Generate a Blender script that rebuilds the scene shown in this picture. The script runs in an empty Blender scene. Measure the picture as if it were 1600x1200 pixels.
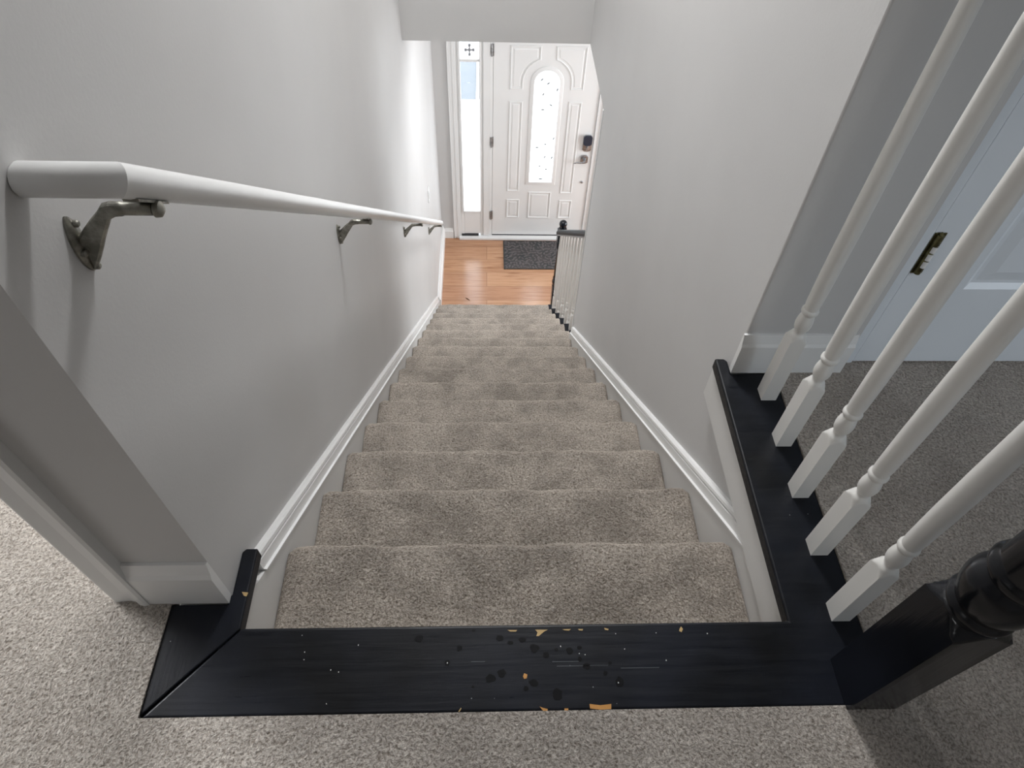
import bpy, bmesh, math, random
from mathutils import Vector, Matrix
random.seed(7)
C = bpy.context.scene.collection
PI = math.pi

# ------------------------------------------------------------------ camera
cam_d = bpy.data.cameras.new('camera'); cam = bpy.data.objects.new('camera', cam_d); C.objects.link(cam)
r_ = Vector((0.9992399, -0.02435977, 0.03043381)); u_ = Vector((-0.00012184, 0.77875413, 0.62732925)); f_ = Vector((0.03898206, 0.62685612, -0.77815924))
M3 = Matrix((r_, u_, -f_)).transposed()
cam.matrix_world = Matrix.Translation((-0.0149, -0.4185, 1.1861)) @ M3.to_4x4()
cam_d.sensor_fit = 'HORIZONTAL'; cam_d.sensor_width = 36.0; cam_d.lens = 36.0*1067.0/1600.0
cam_d.clip_start = 0.02
bpy.context.scene.camera = cam

# ------------------------------------------------------------------ light
vs = bpy.context.scene.view_settings
vs.view_transform = 'Standard'; vs.look = 'None'; vs.gamma = 1.0; vs.use_curve_mapping = False
vs.exposure = 0.0
w = bpy.data.worlds.new('world'); bpy.context.scene.world = w; w.use_nodes = True
bg = w.node_tree.nodes['Background']; bg.inputs[0].default_value = (0.86, 0.93, 1.0, 1); bg.inputs[1].default_value = 6.0

def area(name, loc, direction, sx, sy, power, col, spread=180):
    l = bpy.data.lights.new(name, 'AREA'); l.shape = 'RECTANGLE'; l.size = sx; l.size_y = sy; l.energy = power; l.color = col
    l.spread = math.radians(spread)
    o = bpy.data.objects.new(name, l); C.objects.link(o); o.location = loc
    o.rotation_euler = Vector(direction).to_track_quat('-Z', 'Y').to_euler(); return o
area('lamp_stair_ceiling', (0.08, 2.0, 2.40), (0, 0, -1), 0.34, 0.34, 61, (0.985, 0.99, 1.0))
area('daylight_bedroom', (-2.95, 1.5, 1.35), (1, -.15, -.35), 1.3, 1.3, 240, (0.97, 0.985, 1.0))
area('fill_hall_left', (-2.9, -1.6, 1.5), (1, .10, -.5), 1.3, 1.2, 9.5, (0.99, 0.99, 1.0), 120)  # added fill lamp that brightens the near carpet, source unseen
area('fill_hall_right', (2.9, -1.2, 1.4), (-1.55, 1.8, -1.15), 0.9, 1.1, 4.2, (0.82, 0.91, 1.0), 55)  # added cool fill lamp, narrowed onto the hall door
area('daylight_living_room', (3.3, 3.9, -2.05), (-1, 0, -.05), 1.8, 1.5, 94, (0.91, 0.955, 1.0))
area('lamp_foyer_ceiling', (0.34, 3.72, -0.56), (0, 0, -1), 0.35, 0.35, 14, (0.94, 0.97, 1.0))

# ------------------------------------------------------------------ measures (metres)
G, R = 0.255, 0.2017
XL, XR = -0.4619, 0.5517
CL, CR = -0.442, 0.532
YL, YW = 0.0592, 0.583
YE, YH, ZH = 2.641, 3.323, -0.524
YD = 5.271
ZF = -17*R
S = R/G
ZC = 2.44

# ------------------------------------------------------------------ materials
def mat(name, base=(.8, .8, .8), rough=.5, metal=0.0, spec=.5):
    m = bpy.data.materials.new(name); m.use_nodes = True
    b = m.node_tree.nodes['Principled BSDF']
    b.inputs['Base Color'].default_value = (*base, 1); b.inputs['Roughness'].default_value = rough
    b.inputs['Metallic'].default_value = metal; b.inputs['Specular IOR Level'].default_value = spec
    return m, m.node_tree, b
def N(t, typ, **kw):
    n = t.nodes.new(typ)
    for k, v in kw.items():
        if k in n.inputs: n.inputs[k].default_value = v
        else: setattr(n, k, v)
    return n
def coords(t, scale=(1, 1, 1), rot=(0, 0, 0)):
    g = N(t, 'ShaderNodeNewGeometry'); mp = N(t, 'ShaderNodeMapping'); mp.inputs['Scale'].default_value = scale; mp.inputs['Rotation'].default_value = rot
    t.links.new(g.outputs['Position'], mp.inputs['Vector']); return mp.outputs[0]
def ramp(t, fac, stops):
    r = N(t, 'ShaderNodeValToRGB'); e = r.color_ramp.elements
    e[0].position, e[0].color = stops[0][0], (*stops[0][1], 1); e[1].position, e[1].color = stops[-1][0], (*stops[-1][1], 1)
    for p, c in stops[1:-1]:
        q = e.new(p); q.color = (*c, 1)
    t.links.new(fac, r.inputs[0]); return r.outputs[0]
def mixc(t, fac, a, b, mode='MIX'):
    m = N(t, 'ShaderNodeMix'); m.data_type = 'RGBA'; m.blend_type = mode
    for v, s in ((fac, 0), (a, 6), (b, 7)):
        if isinstance(v, (int, float)): m.inputs[s].default_value = v
        elif isinstance(v, tuple): m.inputs[s].default_value = (*v, 1)
        else: t.links.new(v, m.inputs[s])
    return m.outputs[2]
def bump(t, b, h, strength, dist):
    n = N(t, 'ShaderNodeBump'); n.inputs['Strength'].default_value = strength; n.inputs['Distance'].default_value = dist
    t.links.new(h, n.inputs['Height']); t.links.new(n.outputs[0], b.inputs['Normal'])
def noise(t, v, scale, detail=2, rough=.5):
    n = N(t, 'ShaderNodeTexNoise'); n.inputs['Scale'].default_value = scale; n.inputs['Detail'].default_value = detail; n.inputs['Roughness'].default_value = rough
    t.links.new(v, n.inputs['Vector']); return n.outputs[0]

def paint(name, col, rough=.55, bumps=.12, scale=160):
    m, t, b = mat(name, col, rough, spec=.35)
    v = coords(t); n = noise(t, v, scale, 3); bump(t, b, n, bumps, .002)
    n2 = noise(t, v, 2.3, 3)
    c = ramp(t, n2, [(.3, tuple(x*.97 for x in col)), (.7, tuple(min(1, x*1.02) for x in col))])
    t.links.new(c, b.inputs['Base Color']); return m
M_wall = paint('greige_wall_paint', (.602, .596, .588), .6, .10)
M_ceil = paint('ceiling_paint', (.78, .77, .76), .8, .2, 90)
M_white = paint('white_trim_paint', (.80, .80, .79), .32, .015, 60)
M_bal = paint('white_baluster_paint', (.74, .73, .70), .35, .04, 60)
M_skirt = paint('white_skirt_paint', (.72, .715, .70), .4, .05, 60)
M_bdoor = paint('cool_lit_white_door_paint', (.76, .80, .84), .35, .05, 60)  # white paint, with the cool light on the hall door put into its tint

def carpet(name, dark, mid, light, patch=.35, big=4.0):
    m, t, b = mat(name, mid, .95, spec=.08)
    v = coords(t)
    vd = N(t, 'ShaderNodeVectorMath'); vd.operation = 'ADD'
    nv = N(t, 'ShaderNodeTexNoise'); nv.inputs['Scale'].default_value = 60; t.links.new(v, nv.inputs['Vector'])
    sc = N(t, 'ShaderNodeVectorMath'); sc.operation = 'SCALE'; sc.inputs['Scale'].default_value = .012; t.links.new(nv.outputs['Color'], sc.inputs[0])
    t.links.new(v, vd.inputs[0]); t.links.new(sc.outputs[0], vd.inputs[1])
    f = noise(t, vd.outputs[0], 210, 4, .7)
    f2 = noise(t, v, 120, 3, .6)
    c = ramp(t, f, [(.34, dark), (.50, mid), (.66, light)])
    p = noise(t, v, big, 4, .6)
    pr = ramp(t, p, [(.38, (1-patch,)*3), (.60, (1., 1., 1.))])
    c2 = mixc(t, 1.0, c, pr, 'MULTIPLY')
    t.links.new(c2, b.inputs['Base Color'])
    ad = N(t, 'ShaderNodeMath'); ad.operation = 'ADD'; t.links.new(f, ad.inputs[0]); t.links.new(f2, ad.inputs[1])
    bump(t, b, ad.outputs[0], 1.0, .009)
    b.inputs['Sheen Weight'].default_value = .6; b.inputs['Sheen Tint'].default_value = (1, .86, .74, 1); b.inputs['Sheen Roughness'].default_value = .4
    return m
M_carpet = carpet('beige_pile_carpet', (.20, .17, .14), (.51, .465, .42), (.78, .73, .67), .18, 5)
M_stair = carpet('stair_pile_carpet', (.15, .12, .09), (.48, .425, .365), (.76, .70, .63), .36, 8)

def black_paint(name, grain_axis=0, chips=True, r0=.27, r1=.45, spec=.22):
    m, t, b = mat(name, (.006, .0065, .008), .34, spec=spec)
    sc = [70, 70, 70]; sc[grain_axis] = 4
    v = coords(t, tuple(sc)); g = noise(t, v, 1.5, 4, .6)
    bump(t, b, g, .22, .0015)
    v2 = coords(t); n = noise(t, v2, 5, 3)
    c = ramp(t, n, [(.35, (.0035, .004, .005)), (.65, (.010, .012, .018))])
    if chips:
        vo = N(t, 'ShaderNodeTexVoronoi'); vo.inputs['Scale'].default_value = 55; t.links.new(v2, vo.inputs['Vector'])
        lt = N(t, 'ShaderNodeMath'); lt.operation = 'LESS_THAN'; lt.inputs[1].default_value = .05; t.links.new(vo.outputs['Distance'], lt.inputs[0])
        sep = N(t, 'ShaderNodeSeparateColor'); t.links.new(vo.outputs['Color'], sep.inputs[0])
        gt = N(t, 'ShaderNodeMath'); gt.operation = 'GREATER_THAN'; gt.inputs[1].default_value = .93; t.links.new(sep.outputs[0], gt.inputs[0])
        mu = N(t, 'ShaderNodeMath'); mu.operation = 'MULTIPLY'; t.links.new(lt.outputs[0], mu.inputs[0]); t.links.new(gt.outputs[0], mu.inputs[1])
        c = mixc(t, mu.outputs[0], c, (.30, .32, .33))
    t.links.new(c, b.inputs['Base Color'])
    rr = ramp(t, g, [(.3, (r0,)*3), (.7, (r1,)*3)]); t.links.new(rr, b.inputs['Roughness'])
    return m
M_blackX = black_paint('black_gloss_paint_across', 0)
M_blackY = black_paint('black_gloss_paint_along', 1)
M_blackZ = black_paint('black_gloss_paint_upright', 2, False, .13, .22, .38)
M_blackM, _, _ = mat('satin_black_rail_paint', (.012, .013, .015), .55, spec=.2)
M_fleck, _, _ = mat('grey_glass_fleck', (.10, .10, .10), .7)
M_dent, _, _ = mat('black_paint_dent', (.004, .004, .005), .5, spec=.12)
M_scr, _, _ = mat('dull_scratch', (.09, .10, .11), .6)
M_chip, _, _ = mat('bare_wood_chip', (.50, .24, .055), .6)
M_chip2, _, _ = mat('pale_wood_chip', (.48, .33, .14), .6)
def metal(name, col, rough, bumps=.1):
    m, t, b = mat(name, col, rough, 1.0); v = coords(t); n = noise(t, v, 90, 3); bump(t, b, n, bumps, .001)
    c = ramp(t, noise(t, v, 70, 3), [(.4, tuple(x*.6 for x in col)), (.6, col)]); t.links.new(c, b.inputs['Base Color']); return m
M_nickel = metal('tarnished_bracket_metal', (.36, .35, .31), .42, .25)
M_satin = metal('satin_nickel', (.50, .51, .53), .4)
M_brass = metal('worn_brass', (.20, .18, .09), .45)
M_hinge = metal('grey_hinge_metal', (.45, .46, .47), .4)
M_keypad, _, _ = mat('dark_keypad_plastic', (.02, .03, .05), .25)
M_dark, _, _ = mat('dark_gap_rubber', (.03, .03, .032), .7)
M_plate, _, _ = mat('white_plastic', (.8, .8, .79), .35)
M_cross, _, _ = mat('pewter_cross', (.30, .31, .33), .5)
M_stick, _, _ = mat('dark_twig_bark', (.10, .055, .03), .8)

def wood_floor():
    m, t, b = mat('honey_laminate_planks', (.5, .3, .18), .2, spec=.5)
    v = coords(t)
    br = N(t, 'ShaderNodeTexBrick'); br.offset = .37; br.inputs['Scale'].default_value = 1.0
    br.inputs['Brick Width'].default_value = 1.22; br.inputs['Row Height'].default_value = .197; br.inputs['Mortar Size'].default_value = .0012
    br.inputs['Color1'].default_value = (0, 0, 0, 1); br.inputs['Color2'].default_value = (1, 1, 1, 1); br.inputs['Mortar'].default_value = (.5, .5, .5, 1)
    t.links.new(v, br.inputs['Vector'])
    v2 = coords(t, (2.2, 34, 1)); g = noise(t, v2, 1.6, 5, .62)
    v3 = coords(t, (1.2, 9, 1)); k = noise(t, v3, 1.7, 3, .5)
    base = ramp(t, br.outputs['Color'], [(0., (.44, .235, .14)), (.5, (.52, .29, .165)), (1., (.56, .34, .21))])
    gr = ramp(t, g, [(.30, (.66, .56, .50)), (.55, (1., 1., 1.))])
    c = mixc(t, .8, base, gr, 'MULTIPLY')
    kn = ramp(t, k, [(.30, (.55, .42, .36)), (.40, (1, 1, 1))])
    c = mixc(t, .7, c, kn, 'MULTIPLY')
    c = mixc(t, br.outputs['Fac'], c, (.13, .06, .03))
    t.links.new(c, b.inputs['Base Color']); return m
M_wood = wood_floor()
def mat_rubber():
    m, t, b = mat('charcoal_rubber', (.05, .047, .05), .6); v = coords(t)
    c = ramp(t, noise(t, v, 9, 3), [(.35, (.03, .033, .034)), (.7, (.06, .052, .052))]); t.links.new(c, b.inputs['Base Color']); return m
M_mat = mat_rubber()
M_leaf = paint('grey_rubber_leaf', (.115, .102, .102), .6, .1, 60)
def glass_clear():
    m = bpy.data.materials.new('clear_glass'); m.use_nodes = True; t = m.node_tree; t.nodes.clear()
    o = N(t, 'ShaderNodeOutputMaterial'); mx = N(t, 'ShaderNodeMixShader'); mx.inputs[0].default_value = .07
    a = N(t, 'ShaderNodeBsdfTransparent'); g = N(t, 'ShaderNodeBsdfGlossy'); g.inputs['Roughness'].default_value = .02
    t.links.new(a.outputs[0], mx.inputs[1]); t.links.new(g.outputs[0], mx.inputs[2]); t.links.new(mx.outputs[0], o.inputs[0]); return m
def glass_frost():
    m = bpy.data.materials.new('textured_frosted_glass'); m.use_nodes = True; t = m.node_tree; t.nodes.clear()
    o = N(t, 'ShaderNodeOutputMaterial'); mx = N(t, 'ShaderNodeMixShader'); mx.inputs[0].default_value = .25
    a = N(t, 'ShaderNodeBsdfTranslucent'); a.inputs[0].default_value = (.97, .97, .97, 1); g = N(t, 'ShaderNodeBsdfTransparent')
    t.links.new(a.outputs[0], mx.inputs[1]); t.links.new(g.outputs[0], mx.inputs[2]); t.links.new(mx.outputs[0], o.inputs[0]); return m
M_glass, M_frost = glass_clear(), glass_frost()
M_porch = paint('pale_concrete', (.80, .79, .77), .8, .2, 40)
M_asph = paint('blue_grey_asphalt', (.15, .165, .18), .8, .2, 40)

# ------------------------------------------------------------------ geometry helpers
def bx(bm, x0, x1, y0, y1, z0, z1):
    v = [bm.verts.new(p) for p in ((x0, y0, z0), (x1, y0, z0), (x1, y1, z0), (x0, y1, z0), (x0, y0, z1), (x1, y0, z1), (x1, y1, z1), (x0, y1, z1))]
    for f in ((0, 3, 2, 1), (4, 5, 6, 7), (0, 1, 5, 4), (1, 2, 6, 5), (2, 3, 7, 6), (3, 0, 4, 7)): bm.faces.new([v[i] for i in f])
def prism(bm, pts, d, p3):
    """pts: 2D outline; p3(a, b, t) -> xyz; extruded for t in d=(t0,t1)"""
    A = [bm.verts.new(p3(a, b, d[0])) for a, b in pts]; B = [bm.verts.new(p3(a, b, d[1])) for a, b in pts]
    n = len(pts); bm.faces.new(A); bm.faces.new(B[::-1])
    for i in range(n): bm.faces.new((A[i], B[i], B[(i+1) % n], A[(i+1) % n]))
def lathe(bm, prof, cx, cy, seg=28, cap=True):
    rings = []
    for r, z in prof:
        rings.append([bm.verts.new((cx+r*math.cos(2*PI*i/seg), cy+r*math.sin(2*PI*i/seg), z)) for i in range(seg)])
    for a, b in zip(rings, rings[1:]):
        for i in range(seg): bm.faces.new((a[i], a[(i+1) % seg], b[(i+1) % seg], b[i]))
    if cap: bm.faces.new(rings[0][::-1]); bm.faces.new(rings[-1])
def tube(bm, pts, rads, seg=16, up=Vector((0, 0, 1)), flat=1.0):
    pts = [Vector(p) for p in pts]; rings = []
    for i, p in enumerate(pts):
        d = (pts[min(i+1, len(pts)-1)]-pts[max(i-1, 0)]).normalized()
        a = d.cross(up)
        if a.length < 1e-4: a = d.cross(Vector((1, 0, 0)))
        a.normalize(); b = a.cross(d).normalized(); r = rads[i] if hasattr(rads, '__len__') else rads
        rings.append([bm.verts.new(p+a*r*flat*math.cos(2*PI*k/seg)+b*r*math.sin(2*PI*k/seg)) for k in range(seg)])
    for a, b in zip(rings, rings[1:]):
        for k in range(seg): bm.faces.new((a[k], a[(k+1) % seg], b[(k+1) % seg], b[k]))
    bm.faces.new(rings[0][::-1]); bm.faces.new(rings[-1])
def obj(name, bm, m, parent=None, smooth=False, bevel=0, segs=2, angle=40):
    bmesh.ops.recalc_face_normals(bm, faces=bm.faces[:])
    me = bpy.data.meshes.new(name); bm.to_mesh(me); bm.free()
    me.materials.append(m); o = bpy.data.objects.new(name, me); C.objects.link(o)
    if smooth:
        me.polygons.foreach_set('use_smooth', [True]*len(me.polygons))
        me.set_sharp_from_angle(angle=math.radians(angle))
    if bevel:
        md = o.modifiers.new('bevel', 'BEVEL'); md.width = bevel; md.segments = segs; md.limit_method = 'ANGLE'; md.angle_limit = math.radians(35)
    if parent: o.parent = parent; o.matrix_parent_inverse = Matrix.Translation(parent.location).inverted() if parent.type == 'EMPTY' else Matrix()
    return o
def struct(name, bm, m, **kw):
    o = obj(name, bm, m, **kw); o['kind'] = 'structure'; return o
def thing(name, label, cat, loc=(0, 0, 0), group=None):
    o = bpy.data.objects.new(name, None); C.objects.link(o); o.location = loc; o.empty_display_size = .05
    o['label'] = label; o['category'] = cat
    if group: o['group'] = group
    return o
def tag(o, label, cat, group=None):
    o['label'] = label; o['category'] = cat
    if group: o['group'] = group
    return o
def box_obj(name, m, x0, x1, y0, y1, z0, z1, parent=None, bevel=0, st=False):
    bm = bmesh.new(); bx(bm, x0, x1, y0, y1, z0, z1)
    o = obj(name, bm, m, parent, bevel=bevel)
    if st: o['kind'] = 'structure'
    return o
YZ = lambda a, b, t: (t, a, b)
XZ = lambda a, b, t: (a, t, b)
XY = lambda a, b, t: (a, b, t)

# ================================================================== SETTING
bm = bmesh.new()
prism(bm, [(-.2, ZF-.1), (-.2, -.032), (YL, -.032), (YL, ZC), (YD+.12, ZC), (YD+.12, ZF-.1)], (XL-.1, XL), YZ)
struct('wall_left', bm, M_wall)
bm = bmesh.new()
prism(bm, [(-.2, ZF-.1), (-.2, -.032), (YW, -.032), (YW, ZC), (YH+.12, ZC), (YH+.12, ZH), (YE, ZH), (YE, ZF-.1)], (XR, XR+.118), YZ)
struct('wall_right', bm, M_wall, bevel=.004)
box_obj('wall_header', M_wall, XL, XR, YH, YH+.12, ZH, ZC, st=True)
# landing return wall with the doorway to the bedroom
bm = bmesh.new()
bx(bm, -.648, XL-.1, YL, YL+.12, 0, ZC)
bx(bm, -1.46, -.648, YL, YL+.12, 2.05, ZC)
bx(bm, -3.0, -1.46, YL, YL+.12, 0, ZC)
struct('wall_landing_left', bm, M_wall)
# hall wall with the closed door
bm = bmesh.new()
bx(bm, XR+.118, .806, YW, YW+.12, 0, ZC)
bx(bm, .806, 1.70, YW, YW+.12, 2.06, ZC)
bx(bm, 1.70, 3.0, YW, YW+.12, 0, ZC)
struct('wall_hall', bm, M_wall)
box_obj('light_block_hall_door', M_wall, XR+.118, 3.0, YW+.12, YW+.2, -.3, ZC, st=True)  # unseen box added to stop outside light showing under the hall door
box_obj('wall_outer_left', M_wall, -3.12, -3.0, -3.1, 3.5, 0, ZC, st=True)
box_obj('wall_outer_right', M_wall, 3.0, 3.12, -3.1, .75, 0, ZC, st=True)
box_obj('wall_back', M_wall, -3.0, 3.0, -3.1, -3.0, 0, ZC, st=True)
box_obj('wall_bedroom', M_wall, -3.0, XL-.1, 3.4, 3.5, 0, ZC, st=True)
box_obj('ceiling', M_ceil, -3.12, 3.12, -3.1, 3.5, ZC, ZC+.1, st=True)
# upper floor carpet, cut round the stairwell and the black boards
bm = bmesh.new()
bx(bm, -3.0, 3.0, -3.0, -.1405, -.03, .003)
bx(bm, -3.0, -.561, -.1405, YL+.0, -.03, .003)
bx(bm, .649, 3.0, -.1405, .60, -.03, .003)
bx(bm, -3.0, -.648, YL+.0, 3.4, -.03, .003)
bx(bm, .8365, 1.70, .60, .70, -.03, .003)
o = struct('floor_upper', bm, M_carpet)
# lower floor
box_obj('floor', M_wood, XL, 3.4, 3.6, YD, ZF-.08, ZF, st=True)
box_obj('floor_living_room', M_wood, XR+.118, 3.4, .8, 3.6, ZF-.08, ZF, st=True)
bm = bmesh.new()
bx(bm, XL, 3.4, YH+.12, YD, ZH, ZH+.08); bx(bm, XR+.118, 3.4, .8, YH+.12, ZH, ZH+.08)
struct('ceiling_lower', bm, M_ceil)
box_obj('wall_living_room_right', M_wall, 3.4, 3.5, .8, YD+.12, ZF, ZH, st=True)
box_obj('wall_living_room_back', M_wall, XR+.118, 3.4, .7, .8, ZF, ZH, st=True)
# front wall with sidelight + door opening
DX0, DX1 = .053, .985
FX0, FX1 = -.285, 1.03
DZ1 = ZF+.024+2.03
bm = bmesh.new()
bx(bm, XL-.1, FX0, YD, YD+.14, ZF-.1, ZH); bx(bm, FX1, 3.5, YD, YD+.14, ZF-.1, ZH); bx(bm, FX0, FX1, YD, YD+.14, DZ1+.05, ZH)
struct('wall_front', bm, M_wall)

# ---- bare frames added on solid walls round the area lamps, out of the picture
def window_frame(n, axis, pos, c0, c1, z0, z1, side):
    bm = bmesh.new(); wd = .07
    for a0, a1, b0, b1 in ((c0-wd, c0, z0-wd, z1+wd), (c1, c1+wd, z0-wd, z1+wd), (c0, c1, z1, z1+wd), (c0, c1, z0-wd, z0)):
        if axis == 'x': bx(bm, min(pos, pos+side*.02), max(pos, pos+side*.02), a0, a1, b0, b1)
        else: bx(bm, a0, a1, min(pos, pos+side*.02), max(pos, pos+side*.02), b0, b1)
    struct('window_frame_%d' % n, bm, M_white)
window_frame(3, 'x', -3.0, .85, 2.15, .7, 2.0, 1)
window_frame(4, 'x', -3.0, -2.25, -.95, .9, 2.1, 1)
window_frame(5, 'x', 3.0, -1.65, -.75, .85, 1.95, -1)
window_frame(6, 'x', 3.4, 3.0, 4.8, ZF+.6, ZF+2.1, -1)

# ---- baseboards
def base_profile(h, t):
    return [(0, 0), (t, 0), (t, h*.74), (t*.72, h*.80), (t*.55, h*.90), (t*.35, h), (0, h)]
def baseboard(name, p0, p1, nrm, z, h=.112, t=.015):
    p0, p1, nrm = Vector((*p0, z)), Vector((*p1, z)), Vector((*nrm, 0)); bm = bmesh.new(); pr = base_profile(h, t)
    A = [bm.verts.new(p0+nrm*a+Vector((0, 0, b))) for a, b in pr]; B = [bm.verts.new(p1+nrm*a+Vector((0, 0, b))) for a, b in pr]
    bm.faces.new(A); bm.faces.new(B[::-1])
    for i in range(len(pr)): j = (i+1) % len(pr); bm.faces.new((A[i], B[i], B[j], A[j]))
    return struct(name, bm, M_white)
baseboard('baseboard_landing_left', (-.60, YL), (XL, YL), (0, -1), .002, .135, .016)
baseboard('baseboard_hall', (XR-.006, YW), (.800, YW), (0, -1), .002, .116, .015)
baseboard('baseboard_foyer_left', (XL, 4.22), (XL, YD), (1, 0), ZF, .15, .03)
baseboard('baseboard_foyer_front', (XL+.03, YD), (-.345, YD), (0, -1), ZF, .12, .016)

# ---- bedroom doorway casing (upright on the landing return wall)
bm = bmesh.new()
pr = [(-.598, 0), (-.598, -.018), (-.604, -.020), (-.614, -.018), (-.622, -.012), (-.632, -.010), (-.656, -.012), (-.662, -.009), (-.662, .0)]
prism(bm, pr, (.002, 2.1), lambda a, b, t: (a, YL+b, t))
bx(bm, -.662, -.648, YL, YL+.12, .002, 2.05)
struct('door_3', bm, M_white)

# ================================================================== STAIRCASE
stair = thing('staircase', 'beige carpeted staircase of sixteen steps running down between grey walls', 'staircase', (0.045, 0, ZF))
def step(k):
    bm = bmesh.new()
    z = -k*R; y0 = (k-1)*G-.022; y1 = k*G
    pr = [(y0, z), (y0+.06, z)]
    for q in (.35, .55, .75): pr.append((y0+(y1-y0)*q, z))
    pr.append((y1-.022, z-.0005))
    rr = .021
    for a in (65, 40, 15, -10, -40, -70): pr.append((y1-rr+rr*math.cos(math.radians(a)), z-rr+rr*math.sin(math.radians(a))))
    pr += [(y1-.020, z-.045), (y1-.022, z-.09), (y1-.022, z-.15), (y1-.022, -(k+1)*R+.0)]
    if k == 1: pr = [(-.022, -.033), (-.022, -.08), (-.022, z+.02), (-.018, z+.004)] + pr[1:]
    x0, x1 = CL, (CR if k < 11 else .574)
    nx = 60; cols = []
    ph = random.random()*9
    for i in range(nx+1):
        u = i/nx; x = x0+(x1-x0)*u; col = []
        e = min(u, 1-u)*(x1-x0)
        for j, (y, zz) in enumerate(pr):
            wz = .0016*math.sin(x*23+ph)+.0012*math.sin(x*61+2*ph)+random.uniform(-.0007, .0007)
            drop = -.010*max(0, 1-e/.02)**2 if (abs(zz-z) < .03) else 0
            dy = -.006*max(0, 1-e/.015)**2 if y > y1-.03 else 0
            if k >= 11 and u > .5: drop *= 1.3; dy *= 2
            col.append(bm.verts.new((x, y+dy+(wz*.8 if y > y1-.03 else 0), zz+drop+(wz*.8 if abs(zz-z) < .04 and j > 1 else 0))))
        cols.append(col)
    for a, b in zip(cols, cols[1:]):
        for j in range(len(pr)-1): bm.faces.new((a[j], a[j+1], b[j+1], b[j]))
    # underside/back closing so that the step is solid
    for col in (cols[0], cols[-1]):
        c = bm.verts.new((col[0].co.x, y0, -(k+1)*R)); bm.faces.new(col+[c])
    return obj('carpeted_step', bm, M_stair, stair, smooth=True, angle=60)
for k in range(1, 17): step(k)
# bare black tread ends under the lower balustrade
for k in range(11, 17):
    y0 = (k-1)*G-.0; z = -k*R
    if k == 11: y0 = YE+.001
    bm = bmesh.new(); bx(bm, .560, .668, y0, k*G+.003, z-.034, z-.004)
    if k < 16 or True: obj('tread_end', bm, M_blackX, stair, bevel=.006)
# outer stringer below the tread ends
bm = bmesh.new(); pts = [(YE+.002, -11*R-.036)]
for k in range(11, 17):
    pts += [(k*G-.018, -k*R-.036), (k*G-.018, -(k+1)*R-.036 if k < 16 else ZF)]
pts += [(YE+.002, ZF)]
pts = [p for i, p in enumerate(pts) if i == 0 or (abs(p[0]-pts[i-1][0])+abs(p[1]-pts[i-1][1])) > 1e-4]
prism(bm, pts, (.562, .672), YZ); obj('stringer', bm, M_white, stair)

# skirts
def slope_prism(off0, off1, x0, x1, y0, y1, name, m, ztop=None, bev=0):
    bm = bmesh.new()
    pts = [(y0, -S*y0+off0), (y0, -S*y0+off1), (y1, -S*y1+off1), (y1, -S*y1+off0)]
    if ztop is not None and pts[1][1] > ztop:
        yc = (off1-ztop)/S
        pts = [(y0, -S*y0+off0), (y0, ztop), (yc, ztop), (y1, -S*y1+off1), (y1, -S*y1+off0)]
    prism(bm, pts, (x0, x1), YZ); return obj(name, bm, m, stair, bevel=bev)
HL = .022
slope_prism(-.42, HL, XL, CL-.001, -.02, 4.235, 'skirt_board', M_skirt, -.032)
slope_prism(-.42, HL, CR+.001, XR, -.02, 2.62, 'skirt_board', M_skirt, -.032)
def moulding(xw, s, y0, y1):
    # cross-section in (vertical offset above slope, thickness from wall)
    pr = [(HL, 0), (HL, .0225), (HL+.005, .0225), (HL+.007, .017), (HL+.010, .0165), (HL+.036, .0155), (HL+.038, .011), (HL+.041, .011), (HL+.043, .015), (HL+.052, .0135), (HL+.058, .009), (HL+.058, 0)]
    bm = bmesh.new()
    A = [bm.verts.new((xw+s*t, y0, -S*y0+o)) for o, t in pr]; B = [bm.verts.new((xw+s*t, y1, -S*y1+o)) for o, t in pr]
    bm.faces.new(A); bm.faces.new(B[::-1])
    for i in range(len(pr)): j = (i+1) % len(pr); bm.faces.new((A[i], B[i], B[j], A[j]))
    obj('moulding', bm, M_white, stair)
moulding(XL, 1, .145, 4.14)
moulding(XR, -1, .135, 2.60)
# fascia under the right-hand black board, cap above the end of the wall
bm = bmesh.new(); bx(bm, .5275, XR, -.01, .622, -.138, -.031); struct('trim_1', bm, M_skirt, bevel=.003)
box_obj('trim_2', M_white, XR-.004, .672, YE, YE+.014, ZF, ZH, st=True, bevel=.002)

# ================================================================== LANDING BOARDS
bt = -.030
land = thing('landing_border', 'chipped black painted boards framing the top of the carpeted stairs', 'board', (0, -.07, 0))
def board(name, pts, m, bev=.008):
    bm = bmesh.new(); prism(bm, pts, (bt, .0), XY); o = obj(name, bm, m, land, bevel=bev, segs=4, smooth=False); return o
g_ = .0006
FB = board('front_board', [(-.5595, -.1405), (.6485, -.1405), (.6485, YW-.014), (.5475, YW-.016), (.5475, .606), (.541, .614), (.5192, .614), (.5192, .0), (-.434, .0), (-.436, -.004)], M_blackX, .005)
board('left_board', [(-.5615, -.1385), (-.5625, YL-.017), (XL-.004, YL-.017), (XL-.004, YL-.003), (XL+.0005, YL), (XL+.0005, .140), (-.456, .147), (-.4345, .147), (-.4345, -.001), (-.438, -.004)], M_blackY, .004)
def blob(name, m, x, y, rx, ry, rot=0, n=9, h=.0006, jag=.25):
    bm = bmesh.new(); pts = []
    for i in range(n):
        a = 2*PI*i/n; r = 1+random.uniform(-jag, jag); px, py = rx*r*math.cos(a), ry*r*math.sin(a)
        pts.append((x+px*math.cos(rot)-py*math.sin(rot), y+px*math.sin(rot)+py*math.cos(rot)))
    prism(bm, pts, (-.0008, h), XY); return obj(name, bm, m, FB)
import mathutils
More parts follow.
